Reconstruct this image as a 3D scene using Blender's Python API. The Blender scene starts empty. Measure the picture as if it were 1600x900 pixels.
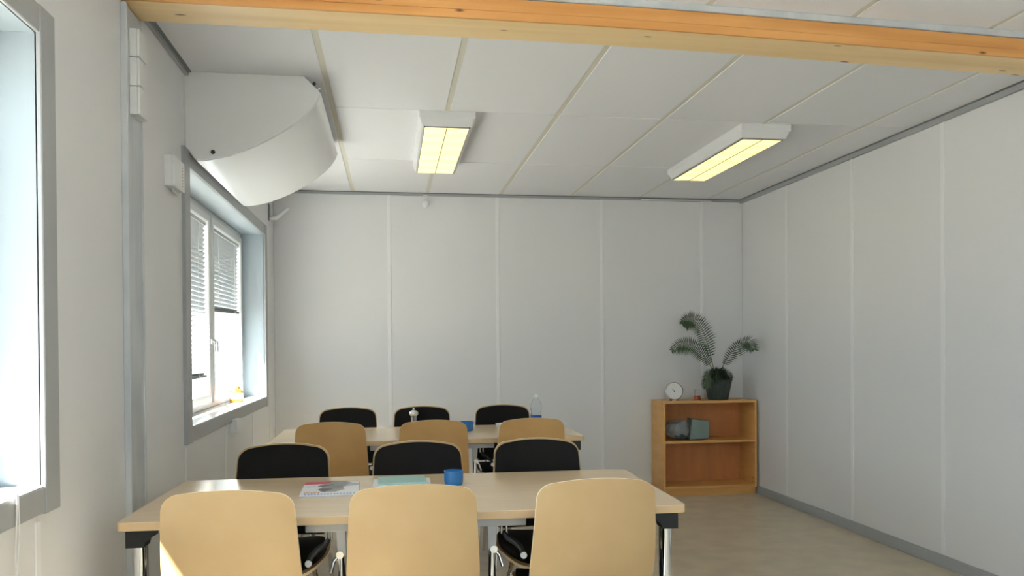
import bpy, bmesh, math, random
from mathutils import Vector, Matrix
from math import sin, cos, pi, radians as R
random.seed(7)
S = bpy.context.scene
COL = S.collection

# ------------------------------------------------------------------ camera, light, exposure
F_PX, YAW, PITCH, ROLL, CY = 1260.66, 0.1502, -0.0095, -0.0070, 552.3
cd = bpy.data.cameras.new('camera'); cam = bpy.data.objects.new('camera', cd); COL.objects.link(cam)
cd.sensor_width = 36; cd.lens = F_PX / 1600 * 36; cd.shift_y = (CY - 450) / 1600; cd.clip_start = .02
def cam_matrix():
    Rr = Vector((cos(YAW), -sin(YAW), 0)); Fh = Vector((sin(YAW), cos(YAW), 0)); U = Vector((0, 0, 1))
    Fw = Fh * cos(PITCH) + U * sin(PITCH); Up = U * cos(PITCH) - Fh * sin(PITCH)
    c, s = cos(ROLL), sin(ROLL)
    R2 = Rr * c + Up * s; U2 = Up * c - Rr * s
    m = Matrix((R2, U2, -Fw)).transposed().to_4x4()
    m.translation = Vector((0, 0, 1.25))
    return m
cam.matrix_world = cam_matrix()
S.camera = cam

wd = bpy.data.worlds.new('sky'); S.world = wd; wd.use_nodes = True
bg = wd.node_tree.nodes['Background']; bg.inputs[0].default_value = (0.80, 0.91, 1.0, 1); bg.inputs[1].default_value = 4.4
sl = bpy.data.lights.new('sun', 'SUN'); sun = bpy.data.objects.new('sun', sl); COL.objects.link(sun)
sl.energy = 62; sl.angle = R(0.55); sl.color = (1.0, 0.95, 0.86)
sun.rotation_euler = Vector((1.0, 0.72, -1.70)).to_track_quat('-Z', 'Y').to_euler()
sun.location = (-6, -3, 9)
S.view_settings.view_transform = 'Standard'; S.view_settings.look = 'None'
S.view_settings.gamma = 1; S.view_settings.use_curve_mapping = False
S.view_settings.exposure = 0.37

# ------------------------------------------------------------------ room numbers
XL, XR, YB, YF, H, HF = -0.909, 3.039, 6.652, -3.6, 2.505, 2.56
XE = -1.20                                   # outside face of the window wall
XW = -1.065                                  # window plane
WZ0, WZ1 = 0.893, 2.075                      # window opening
WIN = [(-3.1, -0.9), (-0.1, 2.27), (3.86, 6.10)]  # first opening is unseen, added behind the camera for its light

def portal(name, loc, sx, sy, rot):
    l = bpy.data.lights.new(name, 'AREA'); l.shape = 'RECTANGLE'; l.size = sx; l.size_y = sy
    l.cycles.is_portal = True
    o = bpy.data.objects.new(name, l); o.location = loc; o.rotation_euler = rot; COL.objects.link(o)
WINR = [(-3.0, -0.8)]                        # unseen window added in the right wall behind the camera, for light
WINF = [(-0.1, 2.1)]                         # unseen window added in the front wall behind the camera, for light
TH = .291
for a, b in WIN:
    portal('window_portal', (XE - .01, (a + b) / 2, (WZ0 + WZ1) / 2), WZ1 - WZ0, b - a, (0, -pi / 2, 0))
for a, b in WINR:
    portal('window_portal', (XR + TH + .01, (a + b) / 2, (WZ0 + WZ1) / 2), WZ1 - WZ0, b - a, (0, pi / 2, 0))
for a, b in WINF:
    portal('window_portal', ((a + b) / 2, YF - TH - .01, (WZ0 + WZ1) / 2), b - a, WZ1 - WZ0, (pi / 2, 0, 0))

# ------------------------------------------------------------------ materials
def mat(name, color=(.8, .8, .8), rough=.5, metal=0., spec=.5, noise=None, bump=None, emit=None, trans=0., ior=1.45, coat=0., alpha=1.):
    m = bpy.data.materials.new(name); m.use_nodes = True; nt = m.node_tree; b = nt.nodes['Principled BSDF']
    b.inputs['Base Color'].default_value = (*color, 1); b.inputs['Roughness'].default_value = rough
    b.inputs['Metallic'].default_value = metal; b.inputs['Specular IOR Level'].default_value = spec
    b.inputs['Transmission Weight'].default_value = trans; b.inputs['IOR'].default_value = ior
    b.inputs['Coat Weight'].default_value = coat; b.inputs['Alpha'].default_value = alpha
    if emit: b.inputs['Emission Color'].default_value = (*emit[0], 1); b.inputs['Emission Strength'].default_value = emit[1]
    N, L = nt.nodes.new, nt.links.new
    if noise or bump:
        tc = N('ShaderNodeTexCoord')
    if noise:                                # (scale xyz, color2, detail, lo, hi)
        sc, c2, det, lo, hi = noise
        mp = N('ShaderNodeMapping'); mp.inputs['Scale'].default_value = sc; L(tc.outputs['Object'], mp.inputs[0])
        n = N('ShaderNodeTexNoise'); n.inputs['Scale'].default_value = 1; n.inputs['Detail'].default_value = det
        L(mp.outputs[0], n.inputs['Vector'])
        r = N('ShaderNodeValToRGB'); r.color_ramp.elements[0].position = lo; r.color_ramp.elements[1].position = hi
        r.color_ramp.elements[0].color = (*color, 1); r.color_ramp.elements[1].color = (*c2, 1)
        L(n.outputs['Fac'], r.inputs[0]); L(r.outputs[0], b.inputs['Base Color'])
    if bump:                                 # (scale xyz, strength)
        mp2 = N('ShaderNodeMapping'); mp2.inputs['Scale'].default_value = bump[0]; L(tc.outputs['Object'], mp2.inputs[0])
        n2 = N('ShaderNodeTexNoise'); n2.inputs['Scale'].default_value = 1; n2.inputs['Detail'].default_value = 3
        L(mp2.outputs[0], n2.inputs['Vector'])
        bp = N('ShaderNodeBump'); bp.inputs['Strength'].default_value = bump[1]; bp.inputs['Distance'].default_value = .01
        L(n2.outputs['Fac'], bp.inputs['Height']); L(bp.outputs[0], b.inputs['Normal'])
    return m

def knotty(name, c1, c2, knot, axis_scale=(1.2, 18, 18), kscale=(4.2, 13, 13)):
    m = mat(name, c1, .45, noise=(axis_scale, c2, 5, .35, .7))
    nt = m.node_tree; N, L = nt.nodes.new, nt.links.new; b = nt.nodes['Principled BSDF']
    base = b.inputs['Base Color'].links[0].from_socket
    tc = N('ShaderNodeTexCoord'); mp = N('ShaderNodeMapping'); mp.inputs['Scale'].default_value = kscale
    L(tc.outputs['Object'], mp.inputs[0])
    v = N('ShaderNodeTexVoronoi'); v.inputs['Scale'].default_value = 1; L(mp.outputs[0], v.inputs['Vector'])
    r = N('ShaderNodeValToRGB'); r.color_ramp.elements[0].position = .06; r.color_ramp.elements[1].position = .11
    r.color_ramp.elements[0].color = (1, 1, 1, 1); r.color_ramp.elements[1].color = (0, 0, 0, 1)
    L(v.outputs['Distance'], r.inputs[0])
    mx = N('ShaderNodeMix'); mx.data_type = 'RGBA'; L(r.outputs[0], mx.inputs[0]); L(base, mx.inputs[6])
    mx.inputs[7].default_value = (*knot, 1); L(mx.outputs[2], b.inputs['Base Color'])
    return m

M = {}
M['wall'] = mat('painted_panel', (.775, .78, .795), .42, noise=((.9, .9, .5), (.755, .76, .775), 2, .3, .7), bump=((30, 30, 3), .03))
M['strip'] = mat('cover_strip_white', (.835, .84, .855), .35)
M['gap'] = mat('panel_backing', (.50, .50, .48), .8)
M['tile'] = mat('ceiling_tile_white', (.835, .845, .885), .9, noise=((300, 300, 300), (.815, .825, .865), 2, .4, .6))
M['tbar'] = mat('beige_t_bar', (.70, .68, .60), .6)
M['floor'] = mat('marbled_linoleum', (.53, .465, .355), .33, noise=((6, 7, 1), (.62, .53, .395), 7, .38, .62))
M['grey'] = mat('grey_painted_trim', (.38, .395, .41), .4)
M['greyd'] = mat('dark_grey_and_shadow_line', (.17, .18, .18), .5)  # dark grey parts, and the shadow line painted above the ceiling trims
M['steel'] = mat('galvanised_steel', (.52, .56, .60), .42, .15, noise=((12, 12, 3), (.60, .63, .66), 3, .4, .6))
M['lining'] = mat('window_lining_grey', (.36, .42, .465), .4)
M['sill'] = mat('sill_laminate', (.56, .59, .61), .16)
M['frame'] = mat('window_frame_white', (.78, .79, .79), .35)
M['slat'] = mat('blind_slat', (.50, .52, .53), .35)
M['white'] = mat('white_plastic', (.78, .79, .81), .35)
M['hood'] = mat('white_sheet_metal', (.74, .75, .76), .16)
M['pine'] = knotty('pine_face', (.74, .38, .13), (.60, .27, .075), (.10, .03, .015))
M['pinel'] = knotty('pine_pale', (.90, .68, .38), (.82, .58, .28), (.22, .09, .03))
M['birch'] = mat('birch_ply', (.575, .405, .21), .52, noise=((6, 6, 7), (.53, .36, .18), 5, .3, .7), bump=((60, 60, 4), .02))
M['birche'] = mat('ply_edge', (.95, .82, .58), .45)
M['birch2'] = mat('shaded_birch_ply', (.66, .395, .15), .36, noise=((5, 5, 9), (.59, .34, .125), 5, .3, .7), coat=.15)  # same wood as birch_ply, the rear row's weaker light put into its tone
M['top'] = mat('table_laminate', (.80, .63, .43), .20, noise=((3, 20, 8), (.76, .59, .395), 5, .3, .7))
M['edge'] = mat('table_edge', (.70, .50, .29), .4)
M['black'] = mat('black_upholstery', (.0095, .0085, .008), .75, spec=.25, bump=((500, 500, 500), .25))
M['blackp'] = mat('black_plastic', (.012, .014, .016), .4)
M['chrome'] = mat('chrome', (.82, .83, .84), .09, 1.)
M['greym'] = mat('grey_powder_coat', (.46, .47, .48), .4, .3)
M['blue'] = mat('blue_glass', (.03, .26, .68), .08, trans=.35, coat=.3)
M['shelfw'] = mat('beech_laminate', (.78, .43, .145), .38, noise=((4, 4, 20), (.70, .375, .12), 4, .35, .65))
M['shelfi'] = mat('beech_back_board', (.66, .27, .095), .5, noise=((14, 14, 3), (.58, .23, .08), 4, .35, .65))
M['hole'] = mat('black_recess', (.01, .01, .01), .8)
M['glass'] = mat('clear_glass', (.95, .97, .97), .02, trans=1., ior=1.4)
M['plast'] = mat('clear_plastic_bottle', (.93, .96, .98), .05, trans=.96, ior=1.15)
M['water'] = mat('blue_label', (.02, .10, .50), .4)
M['cap'] = mat('pale_cap', (.75, .78, .80), .4)
M['pot'] = mat('dark_green_pot', (.030, .044, .036), .45, noise=((60, 60, 4), (.05, .065, .055), 2, .4, .6))
M['leaf'] = mat('frond_green', (.050, .090, .042), .45, noise=((18, 18, 18), (.085, .130, .07), 2, .35, .7))
M['leafd'] = mat('dark_frond_green', (.012, .030, .012), .5)
M['stem'] = mat('rachis_green', (.10, .14, .03), .5)
M['soil'] = mat('soil', (.02, .015, .01), .95)
M['dial'] = mat('dial_white', (.80, .80, .80), .4)
M['rim'] = mat('brushed_rim', (.42, .42, .43), .25, .9)
M['wax'] = mat('red_brown_wax', (.34, .07, .03), .4)
M['boxg'] = mat('grey_green_card', (.20, .27, .25), .45)
M['boxd'] = mat('dark_slate_card', (.045, .062, .068), .35)
M['wrap'] = mat('crumpled_clear_wrap', (.62, .66, .68), .10, spec=1., alpha=.38)
M['orange'] = mat('orange_plastic', (.95, .36, .02), .3, trans=.2)
M['paper'] = mat('white_paper', (.83, .85, .87), .6)
M['paperd'] = mat('page_edges', (.55, .56, .60), .7)
M['teal'] = mat('teal_card', (.38, .62, .60), .5)
M['pink'] = mat('crimson_print', (.62, .03, .13), .4)
M['pgrey'] = mat('grey_print', (.33, .34, .35), .4)
M['pdark'] = mat('dark_print', (.10, .08, .09), .4)
M['porange'] = mat('orange_print', (.85, .30, .10), .4)
M['pblue'] = mat('blue_print', (.25, .40, .72), .4)
M['metal'] = mat('polished_aluminium', (.80, .80, .80), .16, .95)
M['ground'] = mat('pale_gravel', (.30, .29, .26), .9, noise=((3, 3, 3), (.23, .22, .20), 4, .3, .7))
M['roofm'] = mat('white_soffit', (.7, .7, .7), .7)
M['cord'] = mat('white_cord', (.85, .85, .85), .5)
M['tubes'] = mat('fluorescent_tube', (1, .95, .8), .5, emit=((1.0, .86, .42), 1.6))

def pane_mat():
    m = bpy.data.materials.new('window_glass'); m.use_nodes = True; nt = m.node_tree; nt.nodes.clear(); N, L = nt.nodes.new, nt.links.new
    o = N('ShaderNodeOutputMaterial'); t = N('ShaderNodeBsdfTransparent'); g = N('ShaderNodeBsdfGlossy'); g.inputs['Roughness'].default_value = .02
    t.inputs[0].default_value = (.93, .95, .95, 1)
    lw = N('ShaderNodeLayerWeight'); lw.inputs[0].default_value = .5; fr = N('ShaderNodeMath'); fr.operation = 'POWER'; fr.inputs[1].default_value = 5; L(lw.outputs['Facing'], fr.inputs[0])
    mx = N('ShaderNodeMixShader'); L(fr.outputs[0], mx.inputs[0]); L(t.outputs[0], mx.inputs[1]); L(g.outputs[0], mx.inputs[2]); L(mx.outputs[0], o.inputs[0])
    return m
M['pane'] = pane_mat()
def diffuser_mat():
    m = mat('yellow_prismatic_diffuser', (.9, .8, .45), .35)
    nt = m.node_tree; N, L = nt.nodes.new, nt.links.new; b = nt.nodes['Principled BSDF']
    tc = N('ShaderNodeTexCoord'); w = N('ShaderNodeTexWave'); w.bands_direction = 'Y'; w.inputs['Scale'].default_value = 1.6; w.inputs['Distortion'].default_value = 3.5
    w.inputs['Detail'].default_value = 2; L(tc.outputs['Object'], w.inputs['Vector'])
    r = N('ShaderNodeValToRGB'); r.color_ramp.elements[0].color = (1.0, .80, .28, 1); r.color_ramp.elements[1].color = (1.0, .90, .42, 1)
    L(w.outputs['Fac'], r.inputs[0]); L(r.outputs[0], b.inputs['Emission Color']); b.inputs['Emission Strength'].default_value = .93
    return m
M['diff'] = diffuser_mat()

# ------------------------------------------------------------------ mesh helpers
class MB:
    def __init__(s): s.bm = bmesh.new(); s.mats = []
    def mi(s, m):
        if m not in s.mats: s.mats.append(m)
        return s.mats.index(m)
    def _add(s, bm2, m, smooth=False):
        k = s.mi(m)
        vm = {v: s.bm.verts.new(v.co) for v in bm2.verts}
        for f in bm2.faces:
            try: g = s.bm.faces.new([vm[v] for v in f.verts])
            except ValueError: continue
            g.material_index = k; g.smooth = smooth or f.smooth
        bm2.free(); return s
    def box(s, x0, x1, y0, y1, z0, z1, m, bev=0, seg=2, xf=None):
        b = bmesh.new(); bmesh.ops.create_cube(b, size=1)
        for v in b.verts: v.co = Vector(((x0 + x1) / 2 + v.co.x * (x1 - x0), (y0 + y1) / 2 + v.co.y * (y1 - y0), (z0 + z1) / 2 + v.co.z * (z1 - z0)))
        if bev: bmesh.ops.bevel(b, geom=b.edges[:], offset=bev, segments=seg, affect='EDGES', profile=.5)
        if xf is not None: b.transform(xf)
        return s._add(b, m)
    def prism(s, pts, lo, hi, axis, m, bev=0, smooth=False):
        # pts: 2-D polygon in the two other axes (x,y,z order kept), extruded along axis 0/1/2
        b = bmesh.new()
        def P(p, h):
            q = [0, 0, 0]; o = [i for i in range(3) if i != axis]; q[o[0]], q[o[1]] = p; q[axis] = h; return q
        A = [b.verts.new(P(p, lo)) for p in pts]; B = [b.verts.new(P(p, hi)) for p in pts]; n = len(pts)
        b.faces.new(A); b.faces.new(B[::-1])
        for i in range(n):
            f = b.faces.new([A[i], B[i], B[(i + 1) % n], A[(i + 1) % n]]); f.smooth = smooth
        bmesh.ops.recalc_face_normals(b, faces=b.faces[:])
        if bev: bmesh.ops.bevel(b, geom=b.edges[:], offset=bev, segments=1, affect='EDGES')
        return s._add(b, m)
    def lathe(s, prof, m, c=(0, 0, 0), seg=28, xf=None, rib=0, nr=0):
        b = bmesh.new(); rings = []
        for r, z in prof:
            if r < 1e-6: rings.append([b.verts.new((0, 0, z))]); continue
            rings.append([b.verts.new(((r + (rib * (i % 2) if nr else 0)) * cos(2 * pi * i / seg), (r + (rib * (i % 2) if nr else 0)) * sin(2 * pi * i / seg), z)) for i in range(seg)])
        for A, B in zip(rings, rings[1:]):
            for i in range(seg):
                j = (i + 1) % seg
                q = [A[i % len(A)], A[j % len(A)], B[j % len(B)], B[i % len(B)]]
                q2 = []
                for v in q:
                    if v not in q2: q2.append(v)
                if len(q2) > 2:
                    f = b.faces.new(q2); f.smooth = not nr
        bmesh.ops.recalc_face_normals(b, faces=b.faces[:])
        if xf is not None: b.transform(xf)
        b.transform(Matrix.Translation(c))
        return s._add(b, m)
    def tube(s, pts, r, m, seg=10, cap=True):
        pts = [Vector(p) for p in pts]; b = bmesh.new(); rings = []
        rr = r if isinstance(r, (list, tuple)) else [r] * len(pts)
        t0 = (pts[1] - pts[0]).normalized(); n = t0.orthogonal().normalized()
        for i, p in enumerate(pts):
            t = ((pts[min(i + 1, len(pts) - 1)] - p).normalized() + (p - pts[max(i - 1, 0)]).normalized()).normalized()
            n = (n - t * n.dot(t)).normalized(); bb = t.cross(n)
            rings.append([b.verts.new(p + (n * cos(2 * pi * k / seg) + bb * sin(2 * pi * k / seg)) * rr[i]) for k in range(seg)])
        for A, B in zip(rings, rings[1:]):
            for k in range(seg):
                f = b.faces.new([A[k], A[(k + 1) % seg], B[(k + 1) % seg], B[k]]); f.smooth = True
        if cap: b.faces.new(rings[0][::-1]); b.faces.new(rings[-1])
        return s._add(b, m)
    def grid(s, fn, nu, nv, th, m, me=None):
        """sheet from fn(u,v)->Vector with thickness th (vector offset fn)"""
        b = bmesh.new()
        A = [[b.verts.new(fn(i / nu, j / nv, 0)) for j in range(nv + 1)] for i in range(nu + 1)]
        B = [[b.verts.new(fn(i / nu, j / nv, th)) for j in range(nv + 1)] for i in range(nu + 1)]
        for i in range(nu):
            for j in range(nv):
                for G, fl in ((A, 0), (B, 1)):
                    q = [G[i][j], G[i + 1][j], G[i + 1][j + 1], G[i][j + 1]]
                    f = b.faces.new(q[::-1] if fl else q); f.smooth = True
        ed = [(A[i][0], A[i + 1][0], B[i + 1][0], B[i][0]) for i in range(nu)] + [(A[i][nv], B[i][nv], B[i + 1][nv], A[i + 1][nv]) for i in range(nu)]
        ed += [(A[0][j], B[0][j], B[0][j + 1], A[0][j + 1]) for j in range(nv)] + [(A[nu][j], A[nu][j + 1], B[nu][j + 1], B[nu][j]) for j in range(nv)]
        if me is None:
            for q in ed: b.faces.new(q)
            bmesh.ops.recalc_face_normals(b, faces=b.faces[:])
            return s._add(b, m)
        k0 = s.mi(m); k1 = s.mi(me); es = []
        for q in ed: es.append(b.faces.new(q))
        bmesh.ops.recalc_face_normals(b, faces=b.faces[:])
        vm = {v: s.bm.verts.new(v.co) for v in b.verts}; E = set(es)
        for f in b.faces:
            g = s.bm.faces.new([vm[v] for v in f.verts]); g.material_index = k1 if f in E else k0; g.smooth = f not in E
        b.free(); return s
    def build(s, name, parent=None, loc=None):
        s.bm.normal_update()
        for e in s.bm.edges:
            if len(e.link_faces) == 2 and (e.link_faces[0].smooth != e.link_faces[1].smooth or e.link_faces[0].normal.dot(e.link_faces[1].normal) < .5): e.smooth = False
        me = bpy.data.meshes.new(name); s.bm.to_mesh(me); s.bm.free()
        for m in s.mats: me.materials.append(M[m])
        o = bpy.data.objects.new(name, me); COL.objects.link(o)
        if parent: o.parent = parent
        if loc: o.location = loc
        return o

def empty(name, loc=(0, 0, 0), rz=0):
    o = bpy.data.objects.new(name, None); COL.objects.link(o); o.location = loc; o.rotation_euler = (0, 0, rz); o.empty_display_size = .1; return o
def tag(o, label, cat, group=None):
    o['label'] = label; o['category'] = cat
    if group: o['group'] = group
    return o
def struct(o): o['kind'] = 'structure'; return o
def dup(o, parent=None):
    c = o.copy(); COL.objects.link(c)
    if parent: c.parent = parent
    for ch in list(o.children): dup(ch, c)
    return c

def bendz(x):      # underside of the slightly sagging beam
    return 2.4535 - .0245 * .25 * math.log(1 + math.exp((x - .9) / .25))
def bar(y0, y1, z0, z1, m, x0=XL, x1=XR, n=16, bev=0):
    b = bmesh.new(); rings = []
    for i in range(n + 1):
        x = x0 + (x1 - x0) * i / n; dz = bendz(x)
        rings.append([b.verts.new((x, y, z + dz)) for y, z in ((y0, z0), (y1, z0), (y1, z1), (y0, z1))])
    for A, B in zip(rings, rings[1:]):
        for k in range(4): b.faces.new([A[k], A[(k + 1) % 4], B[(k + 1) % 4], B[k]])
    b.faces.new(rings[0]); b.faces.new(rings[-1][::-1])
    bmesh.ops.recalc_face_normals(b, faces=b.faces[:])
    if bev:
        es = [e for e in b.edges if abs(e.verts[0].co.x - e.verts[1].co.x) > .01]
        bmesh.ops.bevel(b, geom=es, offset=bev, segments=2, affect='EDGES')
    return MB()._add(b, m)

# ------------------------------------------------------------------ floor, walls, ceiling
struct(MB().box(XE, XR + .15, YF - .1, YB + .15, -.12, 0, 'floor').build('floor'))

def panels(parent, edges, plane, ztop=2.56, wins=()):
    """one notched board per seam interval; plane 'back'|'front'|'right'|'left'"""
    for a0, a1 in zip(edges, edges[1:]):
        if a1 - a0 < .02: continue
        g = .0015; a, b = a0 + g, a1 - g; c = (a0 + a1) / 2; rects = []; p = a
        for w0, w1 in wins:
            c0, c1 = max(a, w0 - .02), min(b, w1 + .02)
            if c1 <= c0: continue
            if c0 - p > .001: rects.append((p, c0, 0, ztop))
            rects += [(c0, c1, 0, WZ0 - .02), (c0, c1, WZ1 + .02, ztop)]; p = c1
        if b - p > .001: rects.append((p, b, 0, ztop))
        mb = MB()
        for r0, r1, z0, z1 in rects:
            u0, u1 = r0 - c, r1 - c
            if plane == 'back': mb.box(u0, u1, 0, .011, z0, z1, 'wall')
            elif plane == 'front': mb.box(u0, u1, -.011, 0, z0, z1, 'wall')
            elif plane == 'right': mb.box(0, .011, u0, u1, z0, z1, 'wall')
            else: mb.box(-.011, 0, u0, u1, z0, z1, 'wall')
        mb.build('wall_panel', parent, {'back': (c, YB, 0), 'front': (c, YF, 0), 'right': (XR, c, 0), 'left': (XL, c, 0)}[plane])
def holed(a0, a1, wins, put):
    """wall backing with window holes; put(u0,u1,z0,z1)"""
    put(a0, a1, 0, WZ0 - .02); put(a0, a1, WZ1 + .02, 2.7); p = a0
    for w0, w1 in wins: put(p, w0 - .02, WZ0 - .02, WZ1 + .02); p = w1 + .02
    put(p, a1, WZ0 - .02, WZ1 + .02)
def strips(parent, at, plane, z0=0.07, z1=H):
    base = None
    for a in at:
        if base is None:
            mb = MB()
            if plane == 'back': mb.box(-.015, .015, -.004, .001, z0, z1, 'strip', .0015, 1)
            elif plane == 'front': mb.box(-.015, .015, -.001, .004, z0, z1, 'strip', .0015, 1)
            elif plane == 'right': mb.box(-.004, .001, -.015, .015, z0, z1, 'strip', .0015, 1)
            else: mb.box(-.001, .004, -.015, .015, z0, z1, 'strip', .0015, 1)
            base = o = mb.build('cover_strip', parent)
        else: o = dup(base, parent)
        o.location = {'back': (a, YB, 0), 'front': (a, YF, 0), 'right': (XR, a, 0), 'left': (XL, a, 0)}[plane]

wb = struct(MB().box(XL - .02, XR + .15, YB + .011, YB + .15, 0, 2.7, 'gap').build('wall_back'))
bs = [0, .89, 1.78, 2.67]
panels(wb, [XL] + bs + [XR], 'back', 2.54); strips(wb, bs, 'back')
mb = MB(); holed(YF - .1, YB + .15, WINR, lambda a, b, z0, z1: mb.box(XR + .011, XR + TH, a, b, z0, z1, 'gap'))
wr = struct(mb.build('wall_right'))
rs = [5.854 - .89 * k for k in range(11)]
panels(wr, sorted([YB] + rs + [YF]), 'right', 2.56, WINR); strips(wr, [r for r in rs if r > .2], 'right')
mb = MB(); holed(XL - .02, XR + .15, WINF, lambda a, b, z0, z1: mb.box(a, b, YF - TH, YF - .011, z0, z1, 'gap'))
wf = struct(mb.build('wall_front'))
panels(wf, [XL] + bs + [XR], 'front', 2.56, WINF); strips(wf, [2.67], 'front')
mb = MB(); holed(YF - .1, YB + .15, WIN, lambda a, b, z0, z1: mb.box(XE, XL - .011, a, b, z0, z1, 'gap'))
wl = struct(mb.build('wall_left'))
seams = [-3.2, -2.3, -1.45, -.6, .3, 1.2, 2.25, 3.05, 3.79, 4.68, 5.57, 6.35]
panels(wl, [YF] + seams + [YB], 'left', 2.56, WIN)
strips(wl, [s for s in seams if s != 3.05], 'left', .07, WZ0 - .09)

# ceiling
ce = struct(MB().box(XL - .05, XR + .1, 3.06, YB + .1, H + .0035, H + .1, 'tbar').build('ceiling'))
bar(YF - .1, 3.00, .110, .20, 'tbar', XL - .05, XR + .1).build('ceiling_backing', ce)
xb = [XL, -.285, .315, .915, 1.515, 2.115, 2.722, XR]
yb = [3.14, 4.32, 5.50, YB]
cache = {}
def tile(x0, x1, y0, y1, z, tilt=0):
    k = (round(x1 - x0, 3), round(y1 - y0, 3))
    if k not in cache:
        w, d = k; o = cache[k] = MB().box(-w / 2, w / 2, -d / 2, d / 2, 0, .014, 'tile', .001, 1).build('ceiling_tile', ce)
    else: o = cache[k].copy(); COL.objects.link(o)
    o.location = ((x0 + x1) / 2, (y0 + y1) / 2, z + random.uniform(-.0006, .0006)); o.rotation_euler = (0, tilt, 0)
for i in range(len(xb) - 1):
    for j in range(3):
        tile(xb[i] + (.014 if i else 0), xb[i + 1] - (.014 if i < 6 else 0), yb[j] + .004, yb[j + 1] - .004, H)
xb2 = [XL, -.58, .02, .62, 1.22, 1.82, 2.42, XR]
yb2 = [2.96 - 1.18 * k for k in range(6)] ; yb2 = [YF] + yb2[::-1]
for i in range(len(xb2) - 1):
    for j in range(len(yb2) - 1):
        a, b = xb2[i] + (.013 if i else 0), xb2[i + 1] - (.013 if i < 6 else 0)
        tile(a, b, yb2[j] + .003, yb2[j + 1] - .003, (bendz(a) + bendz(b)) / 2 + .1065, math.atan2(bendz(a) - bendz(b), b - a))

# trims
struct(MB().box(XR - .022, XR, 3.15, YB, H - .034, H - .004, 'grey').box(XR - .03, XR, 3.15, YB, H - .006, H, 'greyd').build('trim_1'))  # grey angle, with a dark strip standing in for the shadow line above it
struct(MB().box(XL, XL + .018, 3.15, YB, H - .020, H - .004, 'grey').box(XL, XL + .03, 3.15, YB, H - .006, H, 'greyd').build('trim_2'))  # dark upper strip is painted shade along the ceiling joint
struct(MB().box(XL + .022, XR - .022, YB - .016, YB, H - .024, H - .006, 'grey').box(XL + .03, XR - .03, YB - .024, YB, H - .007, H - .001, 'greyd').build('trim_3'))  # thin dark strip again draws the shadow line over the angle
struct(MB().box(XR - .022, XR, YF, 2.95, 2.445, 2.475, 'grey').build('trim_4'))
struct(MB().box(XR - .012, XR, YF, YB - .005, 0, .069, 'grey', .002, 1).build('baseboard_right'))
struct(MB().box(XL + .012, XR - .012, YB - .012, YB, 0, .069, 'grey', .002, 1).build('baseboard_back'))
struct(MB().box(XL, XL + .012, YF, YB - .012, 0, .069, 'grey', .002, 1).build('baseboard_left'))
# steel post channel on the left wall: lips, web
mb = MB(); y0, y1, zt = 2.955, 3.145, 2.445
mb.box(XL, XL + .014, y0 + .016, y1 - .010, 0, zt, 'steel'); mb.box(XL, XL + .022, y0, y0 + .018, 0, zt, 'steel', .002, 1); mb.box(XL, XL + .018, y1 - .012, y1, 0, zt, 'steel', .002, 1)
struct(mb.build('trim_5'))

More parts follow.
